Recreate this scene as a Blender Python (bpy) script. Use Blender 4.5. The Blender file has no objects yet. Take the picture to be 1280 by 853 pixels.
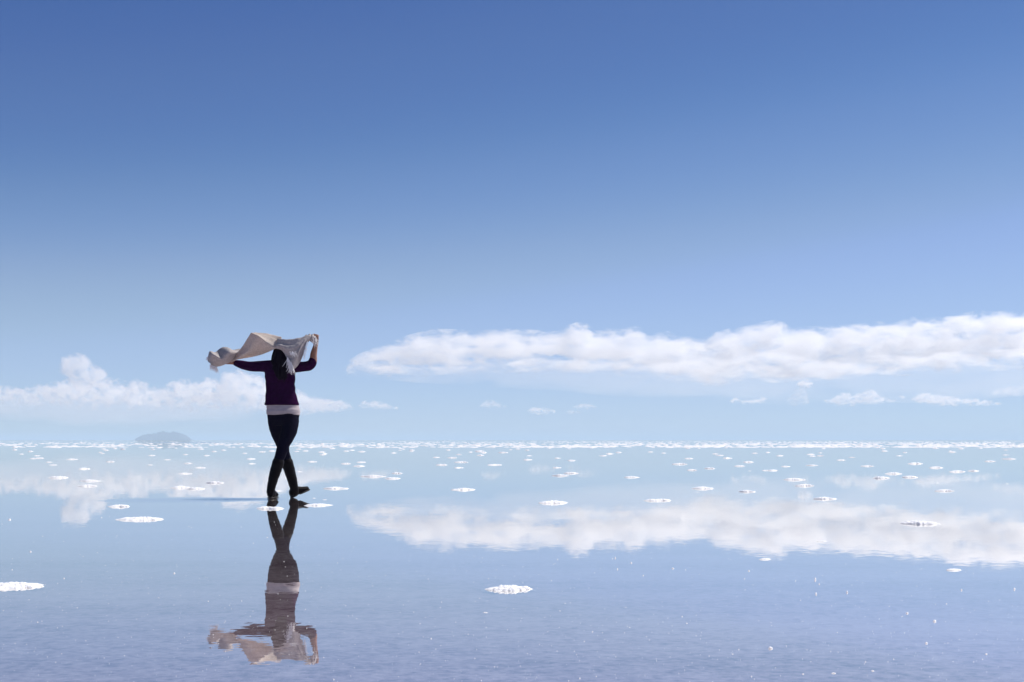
import bpy, bmesh, math, random
from mathutils import Vector, noise, Matrix

random.seed(7)
S = bpy.context.scene
COL = S.collection
R = math.radians

# ------------------------------------------------------------------ measures
F = 1778.0                 # focal length in photograph pixels (50 mm on 36 mm)
HZ = 550.0                 # horizon row in the photograph
CAM_H = 0.63               # the camera is held low over the water
D = 15.3                   # metres to the woman
PX = D / F                 # metres per photograph pixel at the woman

SUN_EL, SUN_AZ = 50.0, 64.0     # behind the woman, to the right

# ------------------------------------------------------------------ node helpers
def new_mat(name):
    m = bpy.data.materials.new(name)
    m.use_nodes = True
    nt = m.node_tree
    nt.nodes.clear()
    out = nt.nodes.new('ShaderNodeOutputMaterial')
    return m, nt, out

def nd(nt, typ, **kw):
    n = nt.nodes.new(typ)
    for k, v in kw.items():
        if k.startswith('i_'):
            n.inputs[k[2:].replace('_', ' ')].default_value = v
        else:
            setattr(n, k, v)
    return n

def math_n(nt, op, a, b=None, clamp=False):
    n = nt.nodes.new('ShaderNodeMath')
    n.operation = op
    n.use_clamp = clamp
    for i, v in enumerate((a, b)):
        if v is None:
            continue
        if isinstance(v, (int, float)):
            n.inputs[i].default_value = v
        else:
            nt.links.new(v, n.inputs[i])
    return n.outputs[0]

def ramp(nt, src, stops):
    n = nt.nodes.new('ShaderNodeValToRGB')
    el = n.color_ramp.elements
    while len(el) < len(stops):
        el.new(0.5)
    for e, (p, c) in zip(el, stops):
        e.position = p
        e.color = (*c, 1) if len(c) == 3 else c
    nt.links.new(src, n.inputs[0])
    return n.outputs[0]

# ------------------------------------------------------------------ object helpers
def link(o, parent=None):
    COL.objects.link(o)
    if parent:
        o.parent = parent
        o.matrix_parent_inverse = parent.matrix_world.inverted() if parent.type != 'EMPTY' else Matrix.Identity(4)
    return o

def mesh_obj(name, verts, faces, mat, parent=None, smooth=True, loc=(0, 0, 0)):
    me = bpy.data.meshes.new(name)
    me.from_pydata([tuple(v) for v in verts], [], faces)
    me.validate()
    me.update()
    if smooth:
        me.polygons.foreach_set('use_smooth', [True] * len(me.polygons))
    me.materials.append(mat)
    o = bpy.data.objects.new(name, me)
    o.location = loc
    COL.objects.link(o)
    if parent:
        o.parent = parent
    return o

def tag(o, label=None, cat=None, group=None, kind=None):
    if label: o['label'] = label
    if cat: o['category'] = cat
    if group: o['group'] = group
    if kind: o['kind'] = kind
    return o

def applied(o, mods):
    """apply a list of (type, settings) modifiers to the mesh of o"""
    for i, (t, kw) in enumerate(mods):
        m = o.modifiers.new('m%d' % i, t)
        for k, v in kw.items():
            setattr(m, k, v)
    dg = bpy.context.evaluated_depsgraph_get()
    me = bpy.data.meshes.new_from_object(o.evaluated_get(dg))
    o.modifiers.clear()
    old = o.data
    o.data = me
    me.name = old.name
    bpy.data.meshes.remove(old)
    me.polygons.foreach_set('use_smooth', [True] * len(me.polygons))
    return o

# ------------------------------------------------------------------ render, camera, light
S.render.engine = 'CYCLES'
cy = S.cycles
cy.use_denoising = True
cy.max_bounces = 28
cy.diffuse_bounces = 4
cy.glossy_bounces = 4
cy.transmission_bounces = 8
cy.transparent_max_bounces = 64
cy.volume_max_steps = 256
cy.volume_bounces = 10
cy.sample_clamp_indirect = 8
S.view_settings.view_transform = 'Standard'
S.view_settings.look = 'None'
S.view_settings.exposure = 0.0
S.view_settings.gamma = 1.0

cd = bpy.data.cameras.new('camera')
cam = bpy.data.objects.new('camera', cd)
COL.objects.link(cam)
cd.sensor_width = 36.0
cd.lens = 36.0 * F / 1280.0
cd.shift_y = (HZ - 426.5) / 1280.0
cd.clip_start = 0.05
cd.clip_end = 200000
cam.location = (0, 0, CAM_H)
cam.rotation_euler = (R(90), 0, 0)
S.camera = cam

sd = bpy.data.lights.new('sun', 'SUN')
sd.energy = 5.0
sd.angle = R(0.5)
sd.color = (1.0, 0.955, 0.90)
sun = bpy.data.objects.new('sun', sd)
COL.objects.link(sun)
to_sun = Vector((math.cos(R(SUN_EL)) * math.sin(R(SUN_AZ)), math.cos(R(SUN_EL)) * math.cos(R(SUN_AZ)), math.sin(R(SUN_EL))))
sun.rotation_euler = to_sun.to_track_quat('Z', 'Y').to_euler()
sun.location = to_sun * 60

W = bpy.data.worlds.new('World')
S.world = W
W.use_nodes = True
nt = W.node_tree
bg = nt.nodes['Background']
bg.inputs[1].default_value = 0.1
sky = nd(nt, 'ShaderNodeTexSky', sky_type='NISHITA')
sky.sun_disc = False
sky.sun_elevation = R(SUN_EL)
sky.sun_rotation = R(SUN_AZ)
sky.altitude = 3600
sky.air_density = 1.0
sky.dust_density = 0.0
sky.ozone_density = 3.0
# the photograph's own tone curve on the thin high-altitude sky
m1 = nd(nt, 'ShaderNodeVectorMath', operation='SCALE'); m1.inputs['Scale'].default_value = 0.108
nt.links.new(sky.outputs[0], m1.inputs[0])
cv = nt.nodes.new('ShaderNodeRGBCurve')
cv.mapping.use_clip = False
cv.mapping.extend = 'EXTRAPOLATED'
def curve(i, pts):
    c = cv.mapping.curves[i].points
    while len(c) < len(pts):
        c.new(0.5, 0.5)
    for p, (x, y) in zip(c, pts):
        p.location = (x, y)
        p.handle_type = 'AUTO'
curve(0, [(0, 0), (.10, .040), (.126, .062), (.141, .080), (.164, .100), (.194, .152), (.299, .320), (.55, .450), (.784, .530), (1, .60)])
curve(1, [(0, 0), (.15, .080), (.23, .146), (.25, .168), (.283, .200), (.338, .280), (.492, .470), (.70, .590), (.873, .660), (1, .72)])
curve(2, [(0, 0), (.30, .250), (.429, .388), (.485, .436), (.55, .500), (.607, .572), (.72, .690), (.777, .790), (.9, .86), (1, .90)])
cv.mapping.update()
nt.links.new(m1.outputs[0], cv.inputs['Color'])
m2 = nd(nt, 'ShaderNodeVectorMath', operation='SCALE'); m2.inputs['Scale'].default_value = 10
nt.links.new(cv.outputs[0], m2.inputs[0])
nt.links.new(m2.outputs[0], bg.inputs[0])

# ------------------------------------------------------------------ materials
def m_water():
    m, nt, out = new_mat('shallow_brine')
    tc = nd(nt, 'ShaderNodeTexCoord')
    def slope(scale, sx, sy, detail):
        mp = nd(nt, 'ShaderNodeMapping'); mp.inputs['Scale'].default_value = (sx, sy, 1)
        nt.links.new(tc.outputs['Object'], mp.inputs[0])
        n = nd(nt, 'ShaderNodeTexNoise'); n.inputs['Scale'].default_value = scale; n.inputs['Detail'].default_value = detail
        nt.links.new(mp.outputs[0], n.inputs['Vector'])
        s = nd(nt, 'ShaderNodeVectorMath', operation='SUBTRACT'); s.inputs[1].default_value = (.5, .5, .5)
        nt.links.new(n.outputs['Color'], s.inputs[0])
        return s.outputs[0]
    # fine wind ripple, patchy
    mp = nd(nt, 'ShaderNodeMapping'); mp.inputs['Scale'].default_value = (.12, .35, 1)
    nt.links.new(tc.outputs['Object'], mp.inputs[0])
    pn = nd(nt, 'ShaderNodeTexNoise'); pn.inputs['Scale'].default_value = 1.0; pn.inputs['Detail'].default_value = 3
    nt.links.new(mp.outputs[0], pn.inputs['Vector'])
    patch = nd(nt, 'ShaderNodeMapRange'); patch.inputs[1].default_value = .35; patch.inputs[2].default_value = .7
    patch.inputs[3].default_value = .0045; patch.inputs[4].default_value = .0100
    nt.links.new(pn.outputs[0], patch.inputs[0])
    # ruffled strips far out, plus her shadow streak at the feet put into the slope: x, y, half length, half depth (metres)
    sep = nd(nt, 'ShaderNodeSeparateXYZ'); nt.links.new(tc.outputs['Object'], sep.inputs[0])
    tot = patch.outputs[0]; strips = 0.0
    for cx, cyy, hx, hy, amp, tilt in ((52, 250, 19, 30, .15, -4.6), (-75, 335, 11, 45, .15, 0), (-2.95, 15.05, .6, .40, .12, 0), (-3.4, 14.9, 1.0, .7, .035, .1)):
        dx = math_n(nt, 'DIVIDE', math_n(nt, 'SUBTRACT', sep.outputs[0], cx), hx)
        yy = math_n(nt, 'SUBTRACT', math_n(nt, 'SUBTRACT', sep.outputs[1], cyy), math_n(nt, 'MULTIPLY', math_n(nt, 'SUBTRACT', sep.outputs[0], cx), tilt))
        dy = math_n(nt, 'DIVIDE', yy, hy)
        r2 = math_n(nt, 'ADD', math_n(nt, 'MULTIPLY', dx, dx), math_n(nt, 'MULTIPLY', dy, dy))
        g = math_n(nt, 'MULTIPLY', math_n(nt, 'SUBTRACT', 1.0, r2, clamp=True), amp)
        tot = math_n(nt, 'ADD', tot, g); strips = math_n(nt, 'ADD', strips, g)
    a = nd(nt, 'ShaderNodeVectorMath', operation='SCALE')
    nt.links.new(slope(19, 1, 1.8, 2), a.inputs[0]); nt.links.new(tot, a.inputs['Scale'])
    b = nd(nt, 'ShaderNodeVectorMath', operation='SCALE'); b.inputs['Scale'].default_value = .0020
    nt.links.new(slope(3.5, 1, 2, 1), b.inputs[0])
    s = nd(nt, 'ShaderNodeVectorMath', operation='ADD')
    nt.links.new(a.outputs[0], s.inputs[0]); nt.links.new(b.outputs[0], s.inputs[1])
    fl = nd(nt, 'ShaderNodeVectorMath', operation='MULTIPLY'); fl.inputs[1].default_value = (1, 1, 0)
    nt.links.new(s.outputs[0], fl.inputs[0])
    # facets lean towards the eye, darkening the far ruffles and the shadow streak
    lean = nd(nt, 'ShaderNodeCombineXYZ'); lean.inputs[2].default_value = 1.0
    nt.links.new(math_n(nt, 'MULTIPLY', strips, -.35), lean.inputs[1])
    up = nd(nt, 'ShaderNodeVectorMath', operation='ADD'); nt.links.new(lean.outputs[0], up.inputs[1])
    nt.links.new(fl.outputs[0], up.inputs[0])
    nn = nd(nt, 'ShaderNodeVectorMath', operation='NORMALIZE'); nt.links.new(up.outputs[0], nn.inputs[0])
    fr = nd(nt, 'ShaderNodeFresnel'); fr.inputs['IOR'].default_value = 1.38
    # concentrated brine with a skin of salt film: mirrors more than clear water
    fac = math_n(nt, 'SUBTRACT', 1.0, math_n(nt, 'POWER', math_n(nt, 'SUBTRACT', 1.0, fr.outputs[0]), 2.7), clamp=True)
    gl = nd(nt, 'ShaderNodeBsdfGlossy'); gl.inputs['Roughness'].default_value = 0.0
    gl.inputs['Color'].default_value = (.98, .965, .93, 1)
    nt.links.new(nn.outputs[0], gl.inputs['Normal'])
    tr = nd(nt, 'ShaderNodeBsdfTransparent')
    mx = nd(nt, 'ShaderNodeMixShader')
    nt.links.new(fac, mx.inputs[0]); nt.links.new(tr.outputs[0], mx.inputs[1]); nt.links.new(gl.outputs[0], mx.inputs[2])
    nt.links.new(mx.outputs[0], out.inputs[0])
    return m

def m_bed():
    m, nt, out = new_mat('wet_salt_bed')
    tc = nd(nt, 'ShaderNodeTexCoord')
    n1 = nd(nt, 'ShaderNodeTexNoise'); n1.inputs['Scale'].default_value = 9; n1.inputs['Detail'].default_value = 6; n1.inputs['Roughness'].default_value = .65
    nt.links.new(tc.outputs['Object'], n1.inputs['Vector'])
    mp = nd(nt, 'ShaderNodeMapping'); mp.inputs['Scale'].default_value = (.10, .9, 1); mp.inputs['Rotation'].default_value = (0, 0, R(14))
    nt.links.new(tc.outputs['Object'], mp.inputs[0])
    n2 = nd(nt, 'ShaderNodeTexNoise'); n2.inputs['Scale'].default_value = 1.3; n2.inputs['Detail'].default_value = 4
    nt.links.new(mp.outputs[0], n2.inputs['Vector'])
    n3 = nd(nt, 'ShaderNodeTexNoise'); n3.inputs['Scale'].default_value = 38; n3.inputs['Detail'].default_value = 2
    nt.links.new(tc.outputs['Object'], n3.inputs['Vector'])
    mix = math_n(nt, 'ADD', math_n(nt, 'MULTIPLY', n1.outputs[0], .3), math_n(nt, 'ADD', math_n(nt, 'MULTIPLY', n2.outputs[0], .35), math_n(nt, 'MULTIPLY', n3.outputs[0], .35)))
    c = ramp(nt, mix, [(.36, (.24, .18, .19)), (.48, (.60, .49, .56)), (.57, (.80, .70, .78))])
    # kilometres out, an added pale tone, out of sight, bounces light onto the clouds
    ln = nd(nt, 'ShaderNodeVectorMath', operation='LENGTH'); nt.links.new(tc.outputs['Object'], ln.inputs[0])
    far = nd(nt, 'ShaderNodeMapRange'); far.inputs[1].default_value = 4000; far.inputs[2].default_value = 6500
    nt.links.new(ln.outputs['Value'], far.inputs[0])
    mxc = nd(nt, 'ShaderNodeMix', data_type='RGBA'); 
    nt.links.new(far.outputs[0], mxc.inputs['Factor']); nt.links.new(c, mxc.inputs[6]); mxc.inputs[7].default_value = (.58, .57, .57, 1)
    bs = nd(nt, 'ShaderNodeBsdfDiffuse'); nt.links.new(mxc.outputs[2], bs.inputs[0])
    nt.links.new(bs.outputs[0], out.inputs[0])
    return m

def m_salt(name, tint=(.94, .93, .93), scale=30, bump=.0012, brown=(.40, .34, .32), sss=1.0):
    m, nt, out = new_mat(name)
    tc = nd(nt, 'ShaderNodeTexCoord')
    n = nd(nt, 'ShaderNodeTexNoise'); n.inputs['Scale'].default_value = scale; n.inputs['Detail'].default_value = 4
    nt.links.new(tc.outputs['Object'], n.inputs['Vector'])
    c = ramp(nt, n.outputs[0], [(.31, brown), (.385, tint), (.8, (.95, .95, .95))])
    d = nd(nt, 'ShaderNodeBsdfPrincipled'); d.inputs['Roughness'].default_value = .6; d.inputs['Specular IOR Level'].default_value = .3
    # light soaks through crusted salt
    d.inputs['Subsurface Weight'].default_value = sss; d.inputs['Subsurface Radius'].default_value = (1, 1, 1); d.inputs['Subsurface Scale'].default_value = .03
    nt.links.new(c, d.inputs['Base Color'])
    if bump:
        b = nd(nt, 'ShaderNodeBump'); b.inputs['Strength'].default_value = .5; b.inputs['Distance'].default_value = bump
        nt.links.new(n.outputs[0], b.inputs['Height'])
        nt.links.new(b.outputs[0], d.inputs['Normal'])
    nt.links.new(d.outputs[0], out.inputs[0])
    return m

def m_plain(name, c1, c2, scale, rough, bump=.0, bscale=None, sheen=0.0, spec=.5):
    m, nt, out = new_mat(name)
    tc = nd(nt, 'ShaderNodeTexCoord')
    n = nd(nt, 'ShaderNodeTexNoise'); n.inputs['Scale'].default_value = scale; n.inputs['Detail'].default_value = 4
    nt.links.new(tc.outputs['Object'], n.inputs['Vector'])
    c = ramp(nt, n.outputs[0], [(.3, c1), (.7, c2)])
    p = nd(nt, 'ShaderNodeBsdfPrincipled'); p.inputs['Roughness'].default_value = rough
    p.inputs['Sheen Weight'].default_value = sheen; p.inputs['Specular IOR Level'].default_value = spec
    nt.links.new(c, p.inputs['Base Color'])
    if bump:
        n2 = nd(nt, 'ShaderNodeTexNoise'); n2.inputs['Scale'].default_value = bscale or scale * 4; n2.inputs['Detail'].default_value = 3
        nt.links.new(tc.outputs['Object'], n2.inputs['Vector'])
        b = nd(nt, 'ShaderNodeBump'); b.inputs['Strength'].default_value = .7; b.inputs['Distance'].default_value = bump
        nt.links.new(n2.outputs[0], b.inputs['Height']); nt.links.new(b.outputs[0], p.inputs['Normal'])
    nt.links.new(p.outputs[0], out.inputs[0])
    return m

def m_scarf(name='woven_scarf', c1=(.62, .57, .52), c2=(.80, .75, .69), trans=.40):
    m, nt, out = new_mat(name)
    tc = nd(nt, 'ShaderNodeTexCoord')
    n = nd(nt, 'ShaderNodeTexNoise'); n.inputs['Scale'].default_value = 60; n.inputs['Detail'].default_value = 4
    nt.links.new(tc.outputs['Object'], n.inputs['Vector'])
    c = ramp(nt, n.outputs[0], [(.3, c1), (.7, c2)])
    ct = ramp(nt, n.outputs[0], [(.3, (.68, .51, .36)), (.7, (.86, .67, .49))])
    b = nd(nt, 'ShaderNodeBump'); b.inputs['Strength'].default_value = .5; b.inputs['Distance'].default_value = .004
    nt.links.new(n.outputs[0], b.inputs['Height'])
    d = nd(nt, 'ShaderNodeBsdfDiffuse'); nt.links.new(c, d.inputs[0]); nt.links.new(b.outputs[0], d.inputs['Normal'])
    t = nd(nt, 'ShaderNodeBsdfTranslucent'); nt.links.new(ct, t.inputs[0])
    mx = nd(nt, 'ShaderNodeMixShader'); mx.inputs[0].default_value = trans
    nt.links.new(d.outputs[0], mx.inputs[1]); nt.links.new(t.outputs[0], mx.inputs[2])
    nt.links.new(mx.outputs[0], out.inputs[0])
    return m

def m_cloud(name, top, bot, dist, depth_px, tau, size_px, soft_t, soft_b, erode=.85, stretch=(.6, .7, 1.0), rot=0.0, step_px=4.2, aniso=.4, detail=5.5, sharp=.45):
    """vapour that thins towards the body's own top, base, ends and sides and is eaten into by billowing noise.
    tau: optical depth over 60 photograph pixels at that distance"""
    m, nt, out = new_mat(name)
    k = dist / F
    x0, x1 = top[0][0], top[-1][0]
    v0 = min(v for _, v in top) - 12
    v1 = max(v for _, v in bot) + 12
    tc = nd(nt, 'ShaderNodeTexCoord')
    sep = nd(nt, 'ShaderNodeSeparateXYZ'); nt.links.new(tc.outputs['Object'], sep.inputs[0])
    px = math_n(nt, 'ADD', math_n(nt, 'DIVIDE', sep.outputs[0], k), 640.0)
    u = math_n(nt, 'DIVIDE', math_n(nt, 'SUBTRACT', px, x0), x1 - x0, clamp=True)
    v = math_n(nt, 'SUBTRACT', HZ, math_n(nt, 'DIVIDE', math_n(nt, 'SUBTRACT', sep.outputs[2], CAM_H), k))
    yy = math_n(nt, 'DIVIDE', math_n(nt, 'SUBTRACT', sep.outputs[1], dist), k * depth_px / 2)
    def prof(p):
        c = nt.nodes.new('ShaderNodeFloatCurve')
        pts = c.mapping.curves[0].points
        while len(pts) < len(p):
            pts.new(.5, .5)
        for q_, (x, y) in zip(pts, p):
            q_.location = ((x - x0) / (x1 - x0), (y - v0) / (v1 - v0))
            q_.handle_type = 'AUTO_CLAMPED'
        c.mapping.update()
        nt.links.new(u, c.inputs['Value'])
        return math_n(nt, 'ADD', math_n(nt, 'MULTIPLY', c.outputs[0], v1 - v0), v0)
    dt = math_n(nt, 'DIVIDE', math_n(nt, 'ADD', math_n(nt, 'SUBTRACT', v, prof(top)), soft_t * .62), soft_t)
    db = math_n(nt, 'DIVIDE', math_n(nt, 'ADD', math_n(nt, 'SUBTRACT', prof(bot), v), soft_b * .45), soft_b)
    dy = math_n(nt, 'MULTIPLY', math_n(nt, 'SUBTRACT', 1.0, math_n(nt, 'MULTIPLY', yy, yy)), 1.6)
    shape = math_n(nt, 'MINIMUM', math_n(nt, 'MINIMUM', dt, db), math_n(nt, 'MINIMUM', dy, 1.0))
    mp = nd(nt, 'ShaderNodeMapping'); mp.inputs['Rotation'].default_value = (0, R(rot), 0); mp.inputs['Scale'].default_value = stretch
    nt.links.new(tc.outputs['Object'], mp.inputs[0])
    n = nd(nt, 'ShaderNodeTexNoise'); n.inputs['Scale'].default_value = 1.0 / (size_px * k); n.inputs['Detail'].default_value = detail
    n.inputs['Roughness'].default_value = .68; n.inputs['Distortion'].default_value = .4
    nt.links.new(mp.outputs[0], n.inputs['Vector'])
    hole = nd(nt, 'ShaderNodeMapRange'); hole.inputs[1].default_value = .64; hole.inputs[2].default_value = .38
    hole.inputs[3].default_value = 0; hole.inputs[4].default_value = erode
    nt.links.new(n.outputs[0], hole.inputs[0])
    left_ = math_n(nt, 'SUBTRACT', shape, hole.outputs[0])
    r = nd(nt, 'ShaderNodeMapRange', interpolation_type='SMOOTHSTEP')
    r.inputs[1].default_value = 0; r.inputs[2].default_value = sharp; r.inputs[3].default_value = 0; r.inputs[4].default_value = tau / (60 * k)
    nt.links.new(left_, r.inputs[0])
    vs_ = nd(nt, 'ShaderNodeVolumeScatter')
    nt.links.new(r.outputs[0], vs_.inputs['Density'])
    vs_.inputs['Color'].default_value = (1, 1, 1, 1)
    vs_.inputs['Anisotropy'].default_value = aniso
    nt.links.new(vs_.outputs[0], out.inputs['Volume'])
    ext = math.sqrt((x1 - x0) ** 2 + depth_px ** 2 + (v1 - v0) ** 2) * k
    m.cycles.volume_step_rate = step_px * k / (ext / 10.0)
    return m

def m_haze():
    m, nt, out = new_mat('pale_air')
    v = nd(nt, 'ShaderNodeVolumePrincipled')
    v.inputs['Density'].default_value = 3.0e-4
    v.inputs['Color'].default_value = (.64, .85, .98, 1)
    v.inputs['Anisotropy'].default_value = 0.0
    nt.links.new(v.outputs[0], out.inputs['Volume'])
    return m

M = dict(
    water=m_water(), bed=m_bed(), salt=m_salt('salt_crust'), far_salt=m_salt('far_salt_crust', (.90, .89, .89), .6, 0, (.82, .80, .80), 0), crystal=m_salt('salt_crystal', (.92, .91, .91), 5, 0, (.9, .88, .88), 1.0),
    skin=m_plain('skin', (.22, .10, .065), (.28, .14, .09), 20, .5),
    hair=m_plain('dark_hair', (.003, .0012, .005), (.006, .0025, .009), 60, .6, .003, 140, spec=.04),
    sweater=m_plain('purple_knit', (.016, .0008, .020), (.024, .0016, .032), 30, .95, .004, 260, spec=.04),
    shirt=m_plain('pale_jersey', (.34, .30, .31), (.42, .37, .38), 20, .9, .002, 60),
    trousers=m_plain('navy_denim', (.002, .0012, .008), (.004, .003, .014), 40, .9, .002, 300, spec=.06),
    boot=m_plain('dark_leather', (.002, .0009, .0016), (.004, .002, .003), 25, .5, .002, 60, spec=.07),
    sole=m_plain('boot_sole', (.008, .006, .005), (.014, .010, .008), 30, .7),
    scarf=m_scarf(), scarf_shade=m_scarf('woven_scarf_shaded', (.36, .33, .325), (.51, .475, .46), .13), fringe=m_plain('fringe_yarn', (.78, .75, .73), (.88, .86, .85), 50, .9), haze=m_haze(),  # second scarf material: shade of drape, tail and hand end put into its colour
    island=m_plain('island_rock', (.025, .032, .045), (.05, .055, .065), .05, .9, .3, .3),
)

# ------------------------------------------------------------------ the setting
def disc(name, radius, z, mat):
    vs, fs = [(0, 0, z)], []
    rings = [2, 6, 15, 40, 120, 400, 1500, 6000, radius]
    n = 96
    for r in rings:
        for k in range(n):
            a = 2 * math.pi * k / n
            vs.append((r * math.cos(a), r * math.sin(a), z))
    for k in range(n):
        fs.append((0, 1 + k, 1 + (k + 1) % n))
    for i in range(len(rings) - 1):
        for k in range(n):
            a, b = 1 + i * n + k, 1 + i * n + (k + 1) % n
            fs.append((a, a + n, b + n, b))
    return mesh_obj(name, vs, fs, mat, smooth=False)

tag(disc('ground', 40000, -0.012, M['bed']), kind='structure')
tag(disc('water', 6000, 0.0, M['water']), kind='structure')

bm = bmesh.new()
bmesh.ops.create_cube(bm, size=1)
me = bpy.data.meshes.new('haze'); bm.to_mesh(me); bm.free()
me.materials.append(M['haze'])
hz = bpy.data.objects.new('haze', me); COL.objects.link(hz)
hz.scale = (82000, 82000, 31); hz.location = (0, 0, -1 + 15.5)
tag(hz, kind='stuff')

def island():
    d = 5200.0; k = d / F
    prof = [(173, 549.6), (174, 546.5), (180, 543.6), (188, 542.4), (194, 542.2), (199, 540.8), (203, 539.2), (206, 540.4), (213, 541), (219, 539.6), (223, 541), (230, 543.2), (234.5, 546.5), (236, 549.6)]
    def hgt(px):
        for (a, b), (c, e) in zip(prof, prof[1:]):
            if a <= px <= c:
                return (HZ - (b + (e - b) * (px - a) / (c - a))) * k
        return 0
    vs, fs = [], []
    nx, ny = 90, 26
    for i in range(nx + 1):
        px = 173 + 63 * i / nx
        for j in range(ny + 1):
            t = j / ny * 2 - 1
            y = d + t * 70
            h = hgt(px) * max(0, 1 - abs(t) ** 2.2) * (1 + .22 * noise.noise(Vector((px * .33, 1, 5))) + .12 * noise.noise(Vector((px * .9, 4, 5))))
            h += (1.2 * noise.noise(Vector((px * .30, t * 3, 3))) + 1.0 * noise.noise(Vector((px * .9, t * 6, 8)))) * (h > .5) * min(1, h / 4)
            vs.append(((px - 640) * k, y, h - .3))
    for i in range(nx):
        for j in range(ny):
            a = i * (ny + 1) + j
            fs.append((a, a + ny + 1, a + ny + 2, a + 1))
    o = mesh_obj('island', vs, fs, M['island'])
    tag(o, 'low blue hazy island on the horizon left of the woman', 'island', kind='structure')
island()

# ------------------------------------------------------------------ clouds
def lerp_prof(p, x):
    if x <= p[0][0]: return p[0][1]
    for (a, b), (c, e) in zip(p, p[1:]):
        if a <= x <= c:
            t = (x - a) / (c - a)
            return b + (e - b) * t
    return p[-1][1]

def cloud(name, top, bot, dist, depth_px, parent=None, margin=2.5, step=2.5, ring=32, **kw):
    """one body of vapour: its hull follows the profile (photograph pixels at distance dist); the density is in its material"""
    k = dist / F
    mat = m_cloud(name + '_vapour', top, bot, dist, depth_px, **kw)
    x0, x1 = top[0][0], top[-1][0]
    n = max(14, int((x1 - x0) / step))
    vs, fs = [], []
    for i in range(n + 1):
        px = x0 + (x1 - x0) * i / n
        yt, yb = lerp_prof(top, px) - margin, lerp_prof(bot, px) + margin
        e = max(0.0, min(1.0, (px - x0) / 6 + .12, (x1 - px) / 6 + .12))
        mid, half = (yt + yb) / 2, max(.3, (yb - yt) / 2) * (.3 + .7 * e)
        dp = depth_px / 2
        for j in range(ring):
            a_ = 2 * math.pi * j / ring
            ca, sa = math.cos(a_), math.sin(a_)
            cs = lambda t: math.copysign(abs(t) ** .6, t)
            vs.append(((px - 640) * k, dist + cs(ca) * dp * k, (HZ - mid + cs(sa) * half) * k + CAM_H))
    for i in range(n):
        for j in range(ring):
            a_, b_ = i * ring + j, i * ring + (j + 1) % ring
            fs.append((a_, a_ + ring, b_ + ring, b_))
    fs.append(tuple(range(ring)))
    fs.append(tuple(reversed(range(n * ring, n * ring + ring))))
    o = mesh_obj(name, vs, fs, mat, parent)
    bm = bmesh.new(); bm.from_mesh(o.data)
    if bm.calc_volume(signed=True) < 0:
        bmesh.ops.reverse_faces(bm, faces=bm.faces[:])
    bm.to_mesh(o.data); bm.free()
    return o

CD = 12000.0
KC = CD / F
big_top = [(432, 463), (440, 456), (452, 448), (470, 441), (488, 434), (505, 427), (522, 422), (540, 417), (560, 418), (580, 419), (605, 419), (625, 418), (640, 416), (660, 416), (680, 420), (697, 420), (708, 413), (722, 409), (735, 411), (745, 418), (760, 416), (775, 415), (792, 413), (803, 417), (812, 423), (822, 421), (838, 420), (850, 424), (868, 427), (880, 427), (895, 421), (910, 417), (930, 413), (950, 409), (966, 406), (978, 409), (986, 416), (1005, 414), (1030, 413), (1060, 411), (1080, 407), (1110, 405), (1140, 402), (1165, 403), (1190, 399), (1220, 394), (1250, 395), (1280, 397), (1330, 400), (1400, 410), (1460, 425), (1490, 440)]
big_bot = [(432, 466), (450, 469), (480, 467), (520, 465), (560, 464), (600, 461), (650, 460), (700, 460), (740, 461), (780, 465), (820, 469), (860, 475), (900, 478), (940, 476), (980, 473), (1020, 470), (1060, 469), (1100, 466), (1140, 464), (1180, 461), (1220, 458), (1280, 456), (1340, 455), (1400, 452), (1460, 448), (1490, 444)]
big = cloud('cloud_bank', big_top, big_bot, CD, 75, margin=6, tau=3.9, size_px=17, soft_t=19, soft_b=40, erode=1.2, stretch=(.45, .7, 1.0), rot=14)
low_top = [(455, 463), (500, 459), (560, 460), (620, 457), (650, 451), (690, 449), (730, 449), (770, 451), (800, 457), (850, 452), (880, 445), (910, 447), (940, 444), (970, 441), (1000, 445), (1040, 450), (1100, 446), (1160, 443), (1230, 440), (1320, 436), (1420, 436)]
low_bot = [(455, 466), (520, 468), (600, 465), (700, 463), (780, 467), (850, 476), (900, 481), (960, 478), (1040, 473), (1120, 468), (1200, 464), (1320, 458), (1420, 450)]
cloud('lower_layer', low_top, low_bot, CD - 420, 36, parent=big, tau=2.8, size_px=13, soft_t=12, soft_b=26, erode=1.2, stretch=(.26, .7, 1), rot=6)
tag(big, 'long white cloud bank stretching from mid sky to the right, above low haze', 'cloud')
veil_top = [(430, 460), (520, 455), (640, 450), (800, 458), (1000, 462), (1200, 450), (1500, 440)]
veil_bot = [(430, 468), (520, 476), (640, 484), (800, 496), (1000, 505), (1200, 500), (1500, 470)]
cloud('veil', veil_top, veil_bot, CD + 700, 90, parent=big, tau=.32, size_px=40, soft_t=20, soft_b=40, erode=.8, stretch=(.3, .6, 1), step_px=10, detail=2.5)

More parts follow.
